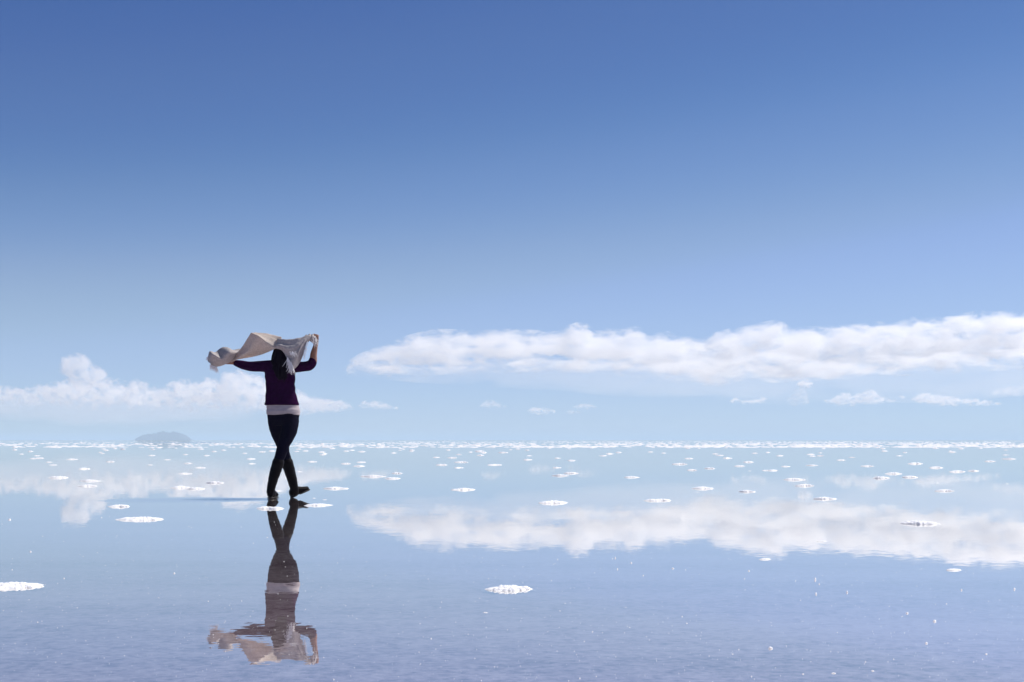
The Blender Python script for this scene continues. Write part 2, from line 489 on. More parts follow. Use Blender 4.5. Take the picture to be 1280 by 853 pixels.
left_top = [(-160, 505), (-120, 498), (-60, 490), (0, 486), (20, 487), (38, 488), (55, 483), (66, 482), (78, 480), (92, 479), (105, 480), (120, 478), (134, 475), (150, 478), (160, 482), (172, 478), (184, 483), (196, 487), (214, 483), (232, 477), (246, 480), (256, 475), (270, 476), (282, 470), (296, 466), (303, 464), (312, 470), (322, 471), (331, 477), (345, 482), (362, 488), (378, 493), (395, 500), (410, 503), (430, 506)]
left_bot = [(-160, 508), (-100, 506), (0, 503), (40, 505), (80, 506), (120, 508), (170, 509), (220, 511), (260, 511), (300, 512), (340, 513), (380, 514), (410, 512), (430, 509)]
lf = cloud('cloud_bank', left_top, left_bot, CD, 60, margin=5, tau=6.5, size_px=9, soft_t=14, soft_b=26, erode=1.5, stretch=(.8, .8, 1.0), rot=-8)
tag(lf, 'lumpy white cumulus bank low in the sky behind the woman, reaching the left edge', 'cloud')
cloud('veil', [(-160, 498), (0, 496), (120, 498), (260, 498), (430, 504)], [(-160, 514), (0, 526), (120, 534), (260, 530), (430, 514)], CD + 600, 80, parent=lf, tau=.6, size_px=36, soft_t=12, soft_b=30, erode=.8, stretch=(.3, .6, 1), step_px=9, detail=2.5)
puff = cloud('cloud_puff', [(75, 462), (79, 450), (86, 446), (96, 444), (106, 446), (114, 455), (122, 459), (130, 462), (134, 470)], [(75, 466), (84, 474), (94, 482), (106, 486), (118, 486), (126, 482), (134, 475)], CD - 300, 30, margin=4, tau=5, size_px=12, soft_t=10, soft_b=18, erode=1.1, stretch=(.9, .9, 1), rot=-30)
tag(puff, 'soft upright cloud puff rising above the left cumulus bank', 'cloud')

small = [
    ('flat puffy cloud just right of the woman beside the left cumulus bank', [(376, 503), (390, 499), (410, 500), (425, 501), (436, 505), (442, 509)], [(376, 512), (400, 516), (425, 515), (442, 512)], 28),
    ('thin flat cloud streak right of the puffy cloud beside the woman', [(448, 507), (455, 502), (468, 502), (482, 505), (498, 510)], [(448, 509), (470, 511), (485, 512), (498, 511.5)], 26),
    ('faint cloud tuft over the middle horizon, left of a brighter flat one', [(600, 507), (606, 502), (614, 501), (622, 504), (634, 508)], [(600, 509), (615, 511), (634, 510)], 14),
    ('small bright flat cloud over the middle horizon below the long bank', [(659, 513.5), (664, 511), (672, 510), (682, 511.5), (694, 513)], [(659, 515.5), (672, 517.5), (694, 517)], 34),
    ('tiny thin cloud over the horizon right of the bright flat one', [(706, 515), (714, 513.5), (726, 515)], [(706, 516.5), (716, 518), (726, 516.5)], 16),
    ('tiny thin cloud, upper of the pair over the middle horizon', [(716, 509), (726, 506), (737, 505.5), (746, 509)], [(716, 510.5), (732, 511.5), (746, 510.5)], 16),
    ('two lobed scrap of cloud under the long bank right of centre', [(913, 501), (920, 498), (927, 501), (934, 501), (944, 499), (953, 496.5), (961, 499)], [(913, 503), (925, 504.5), (940, 505.5), (953, 503.5), (961, 501)], 30),
    ('small bright knot of cloud hanging just under the long bank', [(996, 480), (1001, 476), (1008, 475), (1014, 478), (1017, 481)], [(996, 483), (1005, 485), (1017, 483)], 40),
    ('pale ragged cloud wisp trailing below the bright knot', [(982, 503), (988, 496), (994, 489), (1000, 485), (1006, 486), (1009, 493), (1012, 503)], [(984, 506), (994, 508), (1001, 508), (1008, 507)], 9),
    ('domed greyish cumulus low on the right below the bank', [(1030, 501), (1040, 498), (1050, 492), (1058, 491), (1066, 494), (1075, 492), (1084, 487.5), (1092, 488), (1100, 494), (1110, 499), (1118, 500)], [(1030, 504), (1055, 508), (1080, 506), (1100, 505), (1118, 503)], 26),
    ('tiny round cloud between the domed cumulus and the bright flat one', [(1122, 496), (1126, 494), (1131, 497)], [(1122, 498.5), (1127, 500), (1131, 498.5)], 20),
    ('bright flat cumulus with a thin tail low on the far right', [(1140, 499), (1147, 494), (1156, 491), (1166, 493), (1178, 495), (1190, 497), (1205, 499), (1225, 500), (1250, 504)], [(1140, 502), (1160, 506), (1185, 508), (1210, 506.5), (1250, 506.5)], 34),
    ('faint pale cloud at the right picture edge under the bank', [(1240, 490), (1252, 484), (1266, 483), (1280, 480), (1300, 478), (1320, 488)], [(1240, 494), (1265, 497), (1300, 496), (1320, 492)], 10),
]
for lab, tp, bt, tau_ in small:
    tau_ *= .28
    o = cloud('small_cloud', tp, bt, CD * .78, 18, margin=1.8, step=1.0, ring=24, tau=tau_, size_px=4.2, soft_t=5, soft_b=7.5, erode=1.35, stretch=(.6, .8, 1), step_px=2.2)
    tag(o, lab, 'cloud', 'small clouds low over the horizon')

# ------------------------------------------------------------------ salt
def salt_mesh(seed, rings=16, seg=52, rough=1.0, pw=2.0, hh=.078):
    """a flat crusty mound of unit width; height a tenth of that"""
    rnd = random.Random(seed)
    off = Vector((seed * 3.7, seed * 1.9, seed * 7.1))
    vs = []
    def h(x, y, t):
        v = Vector((x, y, 0)) + off
        body = hh * (1 - t ** pw) * (.9 + .3 * noise.noise(v * 3.2))
        crust = (.026 * abs(noise.noise(v * 9)) + .016 * noise.noise(v * 19) + .008 * noise.noise(v * 37)) * (1.75 - 1.1 * t)
        rim = .006 * math.exp(-((t - .82) / .12) ** 2)
        return max(-.012, (body + rim + crust * rough) * (1 - t ** 8) - .02 * t)
    vs.append((0, 0, h(0, 0, 0)))
    for i in range(1, rings + 1):
        t = i / rings
        for k in range(seg):
            a = 2 * math.pi * k / seg
            ca, sa = math.cos(a), math.sin(a)
            rr = .5 * (.90 + .38 * noise.noise(Vector((ca * 1.4, sa * 1.4, seed * 2.3))) + .26 * noise.noise(Vector((ca * 4, sa * 4, seed * 4.3))) + .14 * noise.noise(Vector((ca * 11, sa * 11, seed * 1.3))))
            x, y = t * rr * ca * 1.08, t * rr * sa * .86
            jx = .012 * noise.noise(Vector((x * 20, y * 20, seed)))
            vs.append((x + jx, y - jx, h(x, y, t) if i < rings else -.03))
    fs = [(0, 1 + k, 1 + (k + 1) % seg) for k in range(seg)]
    for i in range(rings - 1):
        for k in range(seg):
            a, b = 1 + i * seg + k, 1 + i * seg + (k + 1) % seg
            fs.append((a, a + seg, b + seg, b))
    me = bpy.data.meshes.new('salt_mound')
    me.from_pydata(vs, [], fs)
    me.update()
    me.materials.append(M['salt'])
    return me

hi = [salt_mesh(i + 1, 30, 96, 1.2, 4.5, .058) for i in range(4)]
mid_ = [salt_mesh(i + 11, 14, 48, 1.0, 3.0, .070) for i in range(7)]
low = [salt_mesh(i + 31, 6, 20) for i in range(8)]

def salt(px, py, w, label, group, meshes, rnd, name='salt_mound', hs=1.0):
    d = CAM_H * F / (py - HZ)
    o = bpy.data.objects.new(name, rnd.choice(meshes))
    o.location = ((px - 640) / F * d, d, 0)
    wm = w / F * d * 1.06
    o.scale = (wm, wm * rnd.uniform(.75, 1.05), min(wm, .215 + .0035 * d) * rnd.uniform(.85, 1.2) * hs)
    o.rotation_euler = (0, 0, rnd.uniform(-.5, .5) + (math.pi if rnd.random() < .5 else 0))
    COL.objects.link(o)
    tag(o, label, 'salt mound', group)
    return o

GN = 'salt mounds standing out of the near water'
near = [
    (20, 733, 76, 'largest white salt mound, cut off by the left picture edge'),
    (637, 737, 54, 'lone white salt mound in the foreground below the picture centre'),
    (180, 649.5, 54, 'wide flat salt mound left of the woman, nearer one of a pair'),
    (150, 633.5, 31, 'smaller salt mound just behind the wide one left of the woman'),
    (336, 636, 36, 'salt mound in front of the near boot, over its reflection'),
    (397, 632, 34, 'salt mound just right of the raised boot toe and its reflection'),
    (420, 611, 30, 'salt mound behind and right of the raised boot toe'),
    (579, 612.5, 29, 'lone thin salt mound between the woman and the long cloud reflection'),
    (466, 596, 29, 'longest of three clustered salt mounds right of the woman'),
    (491, 598.5, 19, 'nearer small mound at the right end of the three mound cluster'),
    (497, 592, 14, 'farthest small mound of the three mound cluster right of the woman'),
    (225, 610, 22, 'left half of two touching salt mounds left of the woman'),
    (245, 611.5, 22, 'right half of two touching salt mounds left of the woman'),
    (269, 604, 22, 'salt mound behind the two touching mounds, towards the woman'),
    (109, 608, 22, 'nearer of two stacked salt mounds under the left cloud reflection'),
    (112, 601.5, 25, 'farther of two stacked salt mounds under the left cloud reflection'),
    (73, 597.5, 24, 'greyish salt mound left of the two stacked mounds'),
    (105, 586.5, 15, 'small salt mound straight behind the two stacked mounds'),
    (231, 592.5, 16, 'small salt mound behind the two touching mounds left of the woman'),
    (251, 585, 14, 'upper small mound in the left water between the woman and the island'),
    (691, 629, 37, 'thin salt mound at the top edge of the big cloud reflection, left one'),
    (821, 626, 34, 'thin salt mound at the top edge of the big cloud reflection, right one'),
    (878, 611, 23, 'salt mound with a crumb before it, right of centre'),
    (934, 615, 20, 'compact salt mound right of the one with a crumb before it'),
    (789, 597, 19, 'lone small salt mound behind the thin right one in mid water'),
    (700, 595, 19, 'nearer mound of an overlapping pair near the picture centre'),
    (713, 592, 18, 'farther mound of an overlapping pair near the picture centre'),
    (696, 585, 11, 'small salt mound behind the overlapping pair near the centre'),
    (850, 580.5, 19, 'ragged salt mound of two joined humps right of centre, far out'),
    (865, 588, 13, 'small salt mound in front of the two humped one'),
    (887, 586, 13, 'small salt mound right of the two humped one'),
    (1031, 624, 28, 'nearest of three salt mounds descending in a line on the right'),
    (1006, 607.5, 24, 'middle of three salt mounds descending in a line on the right'),
    (992, 600, 26, 'farthest of three salt mounds descending in a line on the right'),
    (1145, 655, 46, 'wide bright salt mound inside the big cloud reflection on the right'),
    (1181, 614, 24, 'lone salt mound behind the wide bright one, at the far right'),
    (1117, 592.5, 22, 'farthest of three salt mounds set in a triangle on the right'),
    (1102, 598, 21, 'left mound of the triangle of three on the right'),
    (1137, 597, 19, 'right mound of the triangle of three on the right'),
    (1196, 590, 22, 'longer mound of a side by side pair near the right edge'),
    (1217, 589, 13, 'shorter mound of a side by side pair near the right edge'),
    (1170, 585, 18, 'salt mound behind the side by side pair near the right edge'),
    (1144, 580, 20, 'thin salt mound far behind the triangle of three'),
    (955, 699.5, 16, 'little salt mound in the blue water below the big cloud reflection'),
    (1193.5, 713, 20, 'little salt mound in the blue water, rightmost of the foreground'),
    (1027.5, 677, 13, 'speckled scrap of salt at the lower edge of the big cloud reflection'),
    (577, 578, 17, 'largest of four small far mounds beyond the lone thin mound'),
    (573, 585, 13, 'nearest of four small far mounds beyond the lone thin mound'),
    (552, 581.5, 14, 'leftmost of four small far mounds beyond the lone thin mound'),
    (565, 572.5, 12, 'farthest of four small far mounds beyond the lone thin mound'),
    (619, 581.5, 19, 'thin far salt mound left of the picture centre, alone'),
    (347, 614, 11, 'faint salt scrap seen between the two boots'),
    (607, 766, 6, 'crumb of salt in the foreground, left of the lone mound and nearer'),
]
rnd = random.Random(3)
for px, py, w, lab in near:
    salt(px, py, w, lab, GN, hi if w > 33 else mid_, rnd, hs=1.0 if w > 33 else 1.1)

GM = 'small salt mounds of the middle water'
middle = [(66, 581.5, 11), (61, 578, 9), (188, 581.5, 8), (235, 579.5, 13), (209, 575, 9), (138, 577.5, 12), (90, 574.5, 12), (46, 570, 10), (50, 573, 12), (42, 573.5, 9), (313, 574, 10), (315, 580, 10),
          (390, 577.5, 11), (374, 590, 8), (451, 578, 12), (449, 583, 13), (432, 580, 12), (545, 572, 9), (599, 564, 12), (629, 566, 12), (714, 576, 10), (659, 575, 10), (662, 570, 7), (697, 573, 8), (754, 570, 9),
          (861, 573.5, 12), (909, 573, 12), (924, 583, 13), (935.5, 578, 14), (900, 569.5, 10), (957, 588.5, 10), (967, 588.5, 14), (982, 583.5, 12), (1015, 582, 13), (1084, 583, 16), (1051, 575.5, 12), (1065, 572, 8),
          (1016, 570.5, 9), (1025.5, 570, 9), (1237, 577, 13), (1262, 574, 15), (1257, 569, 8), (1124, 570, 8), (975, 570, 10), (1172, 604, 4), (1259, 605, 4), (872, 615.5, 4), (937, 589, 4), (392.5, 623, 5), (406, 625, 6)]
for px, py, w in middle:
    salt(px, py, w, 'small low salt mound in the sparse middle water between near mounds and far band', GM, mid_, rnd)

GF = 'far salt mounds in the crowded band under the horizon'
pts = []
tries = 0
while len(pts) < 190 and tries < 60000:
    tries += 1
    py = 554.8 + 15 * rnd.random() ** 1.7
    px = rnd.uniform(-6, 1286)
    if py > 562 and px > 340 and rnd.random() < .45:
        continue
    if all(abs(px - a) > 7 or abs(py - b) > .9 for a, b in pts):
        pts.append((px, py))
for px, py in pts:
    w = rnd.uniform(4.5, 9.5) * (.75 + (py - 554) / 30)
    salt(px, py, w, 'far white salt mound in the crowded band of mounds under the horizon', GF, low, rnd, hs=1.15)

# beyond: uncounted crust out to the horizon, one object
def far_crust():
    vs, fs = [], []
    r = random.Random(5)
    src = []
    for me in low:
        src.append(([v.co.copy() for v in me.vertices], [tuple(p.vertices) for p in me.polygons]))
    small_src = []
    for s_ in range(6):
        off = s_ * 3.1
        v = [Vector((0, 0, .12))]
        for ring_, (rad, hh) in enumerate(((.32, .10), (.5, -.01))):
            for k in range(9):
                a = 2 * math.pi * k / 9
                rr = rad * (1 + .35 * noise.noise(Vector((math.cos(a) * 2, math.sin(a) * 2, off))))
                v.append(Vector((rr * math.cos(a), rr * math.sin(a), hh * (1 + .6 * noise.noise(Vector((k, off, ring_)))))))
        f = [(0, 1 + k, 1 + (k + 1) % 9) for k in range(9)] + [(1 + k, 10 + k, 10 + (k + 1) % 9, 1 + (k + 1) % 9) for k in range(9)]
        small_src.append((v, f))
    n = 0
    while n < 4300:
        py = 550.5 + 9 * r.random() ** 1.35
        px = r.uniform(-40, 1320)
        # thicker crust towards the right-hand horizon
        if r.random() > (.32 + .68 * min(1, max(0, (px - 350) / 600))):
            continue
        if noise.noise(Vector((px * .012, (py - 550) * .55, 2))) + .5 * noise.noise(Vector((px * .05, (py - 550) * 1.3, 7))) < r.uniform(-.55, .25):
            continue
        d = CAM_H * F / (py - HZ)
        d *= r.uniform(.97, 1.03)
        w = r.uniform(.3, .75) * (1 + d / 1500)
        x = (px - 640) / F * d
        # open wind-ruffled water
        if ((x - 52) / 24) ** 2 + ((d - 250 + 4.6 * (x - 52)) / 26) ** 2 < 1 or ((x + 75) / 12) ** 2 + ((d - 335) / 36) ** 2 < 1:
            continue
        v, f = r.choice(small_src)
        b = len(vs)
        a = r.uniform(0, 6.28); ca, sa = math.cos(a), math.sin(a)
        hs = r.uniform(.28, .6) * min(1, 1.0) * (.5 if d > 500 else .8)
        for q in v:
            vs.append((x + w * (q.x * ca - q.y * sa), d + w * (q.x * sa + q.y * ca), w * q.z * hs))
        fs += [tuple(b + i for i in p) for p in f]
        n += 1
    o = mesh_obj('salt_crust', vs, fs, M['far_salt'])
    tag(o, 'dense white salt crust glittering along the horizon', 'salt', kind='stuff')
far_crust()

def crystals():
    vs, fs = [], []
    r = random.Random(11)
    def one(x, y, w, h):
        b = len(vs)
        n = 6
        for hh, rr in ((-.004, .5), (h * .55, .55), (h, .2)):
            for k in range(n):
                a = 2 * math.pi * k / n + r.uniform(-.2, .2)
                vs.append((x + w * rr * math.cos(a) * r.uniform(.7, 1.2), y + w * rr * math.sin(a), hh * r.uniform(.85, 1.1)))
        for i in range(2):
            for k in range(n):
                fs.append((b + i * n + k, b + i * n + (k + 1) % n, b + (i + 1) * n + (k + 1) % n, b + (i + 1) * n + k))
        fs.append(tuple(b + 2 * n + k for k in range(n)))
    fixed = [(1019, 725, 1.6, 5), (1020, 743, 1.6, 4), (1059, 741, 1.6, 4), (1134, 767, 2.5, 3), (1168.5, 777, 3, 3.5), (1158, 804.5, 2.5, 3), (963, 811, 4, 4), (1202, 738, 1.7, 3), (1268, 737, 1.5, 3.5),
             (1233, 818, 2, 2), (1042, 842, 4, 2), (1004, 843, 2, 1.5), (1091, 839, 2.5, 2), (841, 711, 2, 2), (789, 704, 1.5, 2.5), (769, 698, 1.5, 3), (772, 712, 1.4, 2.5), (936, 714, 2, 2.2), (218, 717, 2, 2), (38, 690, 2, 2), (12, 650, 3, 2.5)]
    for px, py, wp, hp in fixed:
        d = CAM_H * F / (py - HZ)
        one((px - 640) / F * d, d, wp * 1.15 / F * d, hp * .55 / F * d)
    for _ in range(2300):
        py = 640 + 225 * r.random() ** .8
        px = r.uniform(-20, 1300)
        d = CAM_H * F / (py - HZ)
        s = .15 + .45 * r.random() ** 2 + (.7 * r.random() if r.random() < .06 else 0)
        one((px - 640) / F * d, d, s * 1.3 / F * d, s * r.uniform(.5, 1.1) / F * d)
    o = mesh_obj('salt_crystals', vs, fs, M['crystal'], smooth=False)
    tag(o, 'tiny white salt crystals glinting on the shallow water', 'salt', kind='stuff')
crystals()

# ------------------------------------------------------------------ the woman
ORG = Vector(((354 - 640) * PX, D, 0))      # on the ground under her
def P(px, py, dy=0.0):
    """photograph pixel at the woman's distance (plus dy metres away from the camera), in her own frame"""
    k = (D + dy) / F
    return Vector(((px - 640) * k, D + dy, CAM_H + (HZ - py) * k)) - ORG

class Soup:
    def __init__(s): s.v, s.f = [], []
    def loft(s, rings, n=20):
        """rings: list of (centre, axis_a, axis_b) with axes as vectors; capped ends"""
        b = len(s.v)
        for c, a, e in rings:
            for k in range(n):
                t = 2 * math.pi * k / n
                s.v.append(c + a * math.cos(t) + e * math.sin(t))
        m = len(rings)
        for i in range(m - 1):
            for k in range(n):
                p, q = b + i * n + k, b + i * n + (k + 1) % n
                s.f.append((p, q, q + n, p + n))
        s.f.append(tuple(b + k for k in reversed(range(n))))
        s.f.append(tuple(b + (m - 1) * n + k for k in range(n)))
    def limb(s, pts, n=16, flat=1.0, sub=5):
        """pts: list of (Vector, radius); smooth tapering tube with rounded ends"""
        P_ = [p for p, r in pts]; R_ = [r for p, r in pts]
        path, rad = [], []
        m = len(pts)
        for i in range(m - 1):
            p0, p1, p2, p3 = P_[max(0, i - 1)], P_[i], P_[i + 1], P_[min(m - 1, i + 2)]
            r0, r1, r2, r3 = R_[max(0, i - 1)], R_[i], R_[i + 1], R_[min(m - 1, i + 2)]
            for j in range(sub):
                t = j / sub
                cr = lambda a, b, c, d: .5 * ((2 * b) + (c - a) * t + (2 * a - 5 * b + 4 * c - d) * t * t + (3 * b - a - 3 * c + d) * t ** 3)
                path.append(cr(p0, p1, p2, p3)); rad.append(max(.001, cr(r0, r1, r2, r3)))
        path.append(P_[-1]); rad.append(R_[-1])
        # round the ends
        d0 = (path[0] - path[1]).normalized(); d1 = (path[-1] - path[-2]).normalized()
        pre = [(path[0] + d0 * rad[0] * math.sin(a), rad[0] * math.cos(a)) for a in (1.35, .9, .45)]
        post = [(path[-1] + d1 * rad[-1] * math.sin(a), rad[-1] * math.cos(a)) for a in (.45, .9, 1.35)]
        path = [p for p, r in pre] + path + [p for p, r in post]
        rad = [r for p, r in pre] + rad + [r for p, r in post]
        rings = []
        up = None
        for i, (p, r) in enumerate(zip(path, rad)):
            t = (path[min(i + 1, len(path) - 1)] - path[max(i - 1, 0)]).normalized()
            if up is None:
                up = Vector((0, 1, 0)) if abs(t.y) < .8 else Vector((0, 0, 1))
            a = (up - t * up.dot(t)).normalized()
            up = a
            e = t.cross(a)
            rings.append((p, a * r * flat, e * r))
        s.loft(rings, n)
    def stack(s, rows, n=28):
        """rows: (px, py, halfwidth_px, halfdepth_px, dy)"""
        s.loft([(P(cx, py, dy), Vector((hw * PX, 0, 0)), Vector((0, hd * PX, 0))) for cx, py, hw, hd, dy in rows], n)
    def ball(s, c, rx, ry, rz, n=18, rot=None):
        rings = []
        for i in range(1, 12):
            a = math.pi * i / 12
            z = -math.cos(a) * rz; k = math.sin(a)
            vz, vx, vy = Vector((0, 0, z)), Vector((rx * k, 0, 0)), Vector((0, ry * k, 0))
            if rot: vz, vx, vy = rot @ vz, rot @ vx, rot @ vy
            rings.append((c + vz, vx, vy))
        s.loft(rings, n)
    def build(s, name, mat, parent, voxel, smooth_it=6, loc=(0, 0, 0), fold=None, tri=None):
        o = mesh_obj(name, s.v, s.f, mat, None, loc=loc)
        applied(o, [('REMESH', dict(mode='VOXEL', voxel_size=voxel)), ('SMOOTH', dict(factor=.5, iterations=smooth_it))])
        if not o.data.materials:
            o.data.materials.append(mat)
        if fold:
            nrm = [v.normal.copy() for v in o.data.vertices]
            for v, n_ in zip(o.data.vertices, nrm):
                v.co += n_ * fold(v.co)
            o.data.update()
        if parent: o.parent = parent
        return o

q = PX
# arm joints
L_SH, L_EL, L_WR = P(337, 457, .0), P(312, 458.5, .06), P(292, 453.3, .10)
R_SH, R_EL, R_WR = P(364, 457.5, .0), P(390, 455.5, .03), P(394.5, 432, .02)

b = Soup()
b.stack([(354, 528, 14, 9, 0), (354, 522, 17, 11, 0), (353.5, 514, 19, 13, 0), (352, 500, 17.5, 11.5, 0), (351, 488, 15.8, 10.5, 0), (350.5, 476, 16.3, 11.5, 0), (350.5, 466, 17.6, 12, 0), (350.8, 458, 18, 10.5, .0), (351, 452, 15, 8, 0), (351.3, 448.5, 8, 6.5, .01), (351.6, 444, 6.2, 6.4, .015), (352, 436, 6, 6.4, .02)])
# head: skull, jaw, brow, nose, lips, chin, ears (she looks away from the camera)
hc = P(352.3, 439.6, .025)
b.ball(hc + Vector((0, 0, .012)), .070, .090, .090)
b.ball(hc + Vector((0, .030, -.055)), .055, .062, .058)
b.ball(hc + Vector((0, .083, -.098)), .022, .020, .018)
b.ball(hc + Vector((0, .082, .028)), .052, .018, .012)
b.ball(hc + Vector((0, .101, -.012)), .012, .016, .022)
b.ball(hc + Vector((0, .104, -.026)), .016, .014, .010)
b.ball(hc + Vector((0, .088, -.058)), .024, .012, .006)
b.ball(hc + Vector((0, .087, -.069)), .021, .012, .007)
for s_ in (-1, 1):
    b.ball(hc + Vector((s_ * .074, .005, -.005)), .010, .018, .030)
    b.ball(hc + Vector((s_ * .034, .070, -.030)), .022, .020, .020)
# arms
b.limb([(L_SH, 6.6 * q), (P(325, 458.2, .03), 5.6 * q), (L_EL, 4.9 * q), (P(302, 456.5, .08), 4.2 * q), (L_WR, 3.0 * q), (P(289, 452.8, .105), 3.2 * q)], flat=.95)
b.limb([(R_SH, 6.6 * q), (P(377, 458, .02), 5.4 * q), (R_EL, 5.0 * q), (P(392, 443, .03), 4.3 * q), (R_WR, 2.9 * q), (P(394.8, 430, .02), 3.0 * q)], flat=.95)
# hands: palm, four bent fingers, thumb from the side of the palm, closed on the cloth
def hand(base, along, across, back, close):
    """along: wrist to knuckles; across: towards the thumb side; back: out of the back of the hand"""
    b.loft([(base + along * t, across * w, back * th) for t, w, th in ((-.01, .026, .018), (.02, .033, .017), (.055, .040, .016), (.082, .041, .013), (.088, .034, .009))], 14)
    for i, (ln, off) in enumerate(((.072, .030), (.080, .010), (.074, -.011), (.058, -.030))):
        p = base + along * (.082 - .004 * abs(i - 1)) + across * off
        d = along
        ptsf = [(p - along * .02, .0088)]
        for seg_len, bend in ((.42, .55), (.33, 1.0), (.25, .75)):
            ang = bend * close
            rot = Matrix.Rotation(ang, 3, across)
            d = (rot @ d).normalized()
            p = p + d * ln * seg_len
            ptsf.append((p, .0088 - .0009 * len(ptsf)))
        b.limb(ptsf, 10, sub=3)
    t0 = base + along * .018 + across * .026
    t1 = t0 + along * .030 + across * .026 - back * .006
    t2 = t1 + along * .026 + across * .004 - back * .020
    t3 = t2 + along * .016 - across * .008 - back * .016
    b.limb([(t0 - across * .012, .012), (t1, .0108), (t2, .0095), (t3, .0075)], 10, sub=3)
hand(P(289, 452.6, .105), (P(280, 450.5, .12) - P(289, 452.6, .105)).normalized(), Vector((0, .1, 1)).normalized(), Vector((0, -1, .1)).normalized(), 1.0)
hand(P(394.8, 430.5, .02), Vector((-.12, .05, 1)).normalized(), Vector((-1, .1, -.12)).normalized(), Vector((.1, -.95, .05)).normalized(), -1.0 if False else 1.0)
# legs: the near one swings from the right hip to the left, the far one crosses behind it
NEAR = [(P(363, 526, -.01), 10 * q), (P(361, 539, -.05), 9.3 * q), (P(355, 555, -.095), 7.0 * q), (P(351, 568, -.11), 6.3 * q), (P(346.5, 582, -.125), 6.0 * q), (P(341.5, 599, -.14), 4.6 * q), (P(338.5, 613, -.15), 3.9 * q)]
FAR = [(P(345.5, 526, .01), 10 * q), (P(347.5, 539, .05), 9.0 * q), (P(352.8, 555, .10), 7.0 * q), (P(356, 568, .13), 6.3 * q), (P(360, 582, .15), 6.0 * q), (P(365, 599, .17), 4.7 * q), (P(368, 612, .18), 3.9 * q)]
b.limb([(p, r * .88) for p, r in NEAR]); b.limb([(p, r * .88) for p, r in FAR])
person = b.build('person', M['skin'], None, .005, 4, loc=ORG)
tag(person, 'woman walking away with crossed legs, purple sweater, dark trousers and boots, holding a scarf overhead', 'person')

# sweater
s = Soup()
s.stack([(352.2, 506.8, 21.8, 14.2, 0), (352.2, 505, 22, 14.4, 0), (352, 500, 20.4, 13.6, 0), (351.2, 492, 18.6, 12.4, 0), (350.6, 484, 18.2, 12, 0), (350.2, 474, 18.8, 12.8, 0), (350, 466, 19.2, 13, 0), (350.3, 459, 19.6, 11.6, 0), (350.8, 453.5, 16.5, 9.2, 0), (351.2, 450, 9.5, 7.8, .008), (351.5, 447.5, 7.6, 7.4, .01)], 40)
s.limb([(P(345, 458, 0), 8 * q), (P(333, 458.2, 0), 7.3 * q), (P(322, 458.2, .03), 6.4 * q), (P(312, 458.2, .055), 5.9 * q), (P(303, 456.3, .08), 5.5 * q), (P(297.5, 454.6, .09), 4.6 * q), (P(295.5, 454, .095), 4.3 * q)])
s.limb([(P(358, 459, 0), 8 * q), (P(368, 459, .01), 6.9 * q), (P(379, 458.4, .02), 6.3 * q), (P(386.5, 457.2, .028), 6.3 * q), (P(390.2, 454.2, .03), 5.9 * q), (P(391, 451.2, .03), 5.2 * q)])
def knit_fold(co):
    v = Vector((co.x * 7, co.y * 5, co.z * 13))
    a = noise.noise(v) * .008
    # gathered folds run in to the armpits and across the small of the back
    a += .0045 * math.sin(co.z * 70 + 3 * noise.noise(co * 6)) * max(0, noise.noise(co * 4 + Vector((3, 1, 8))) + .25)
    return a
s.build('sweater', M['sweater'], person, .006, 6, fold=knit_fold)

# pale shirt showing under the hem
s = Soup()
s.stack([(354.3, 519, 20.6, 14.2, 0), (354.2, 517.8, 21, 14.6, 0), (354, 513, 20.9, 14.4, 0), (353.2, 508, 20.3, 13.6, 0), (352.6, 501, 18.5, 12.6, 0)], 40)
s.build('undershirt', M['shirt'], person, .005, 3, fold=lambda c: .006 * noise.noise(Vector((c.x * 6, c.y * 6, c.z * 42))))

# trousers
s = Soup()
s.stack([(354, 532, 15.5, 11.5, 0), (354, 525, 19.6, 14.4, 0), (354.2, 518, 20, 14.4, 0), (354, 512, 19.5, 13.3, 0), (353, 508, 18.6, 12.6, 0)], 36)
for leg in (NEAR, FAR):
    s.limb([(p, r + (1.0 if i < 3 else .5 if i == 3 else .1) * q) for i, (p, r) in enumerate(leg[:5])])
s.build('trousers', M['trousers'], person, .006, 5, fold=lambda c: .004 * noise.noise(Vector((c.x * 12, c.y * 12, c.z * 22))))

# boots
def boot(leg, shaft_r, heel, fwd, up, name='boot'):
    fwd = fwd.normalized(); side = fwd.cross(up).normalized(); up = side.cross(fwd).normalized()
    s = Soup()
    top = leg[4][0] + (leg[3][0] - leg[4][0]) * .28
    s.limb([(top, shaft_r[0]), (leg[4][0] + (leg[5][0] - leg[4][0]) * .4, shaft_r[1]), (leg[5][0], shaft_r[2]), (leg[6][0], shaft_r[3]), (heel + up * .045 + fwd * .02, shaft_r[3] * .98)], 20)
    s.loft([(heel + fwd * t + up * (h * .5 + .012), side * w, up * h * .5) for t, w, h in ((-.042, .022, .05), (-.030, .036, .075), (.0, .041, .095), (.04, .040, .095), (.085, .041, .078), (.13, .045, .058), (.165, .042, .046), (.19, .030, .038), (.203, .012, .030))], 20)
    o = s.build(name, M['boot'], person, .005, 4, fold=lambda c: .003 * noise.noise(Vector((c.x * 14, c.y * 14, c.z * 34))))
    k = Soup()
    for t0, t1, h0 in ((-.044, .035, 0), (.075, .205, 0)):
        w = .040 if t0 < 0 else .046
        k.loft([(heel + fwd * t + up * .008, side * w * f, up * .012) for t, f in ((t0, .45), (t0 + .015, .9), ((t0 + t1) / 2, 1), (t1 - .02, .9), (t1, .5))], 14)
    k.loft([(heel + fwd * t + up * .012, side * .033, up * .006) for t in (.03, .06, .09)], 12)
    so = k.build('sole', M['sole'], None, .004, 2)
    so.parent = o
    return o
nh = P(338.6, 612, -.15); nh.z = .004 - 0
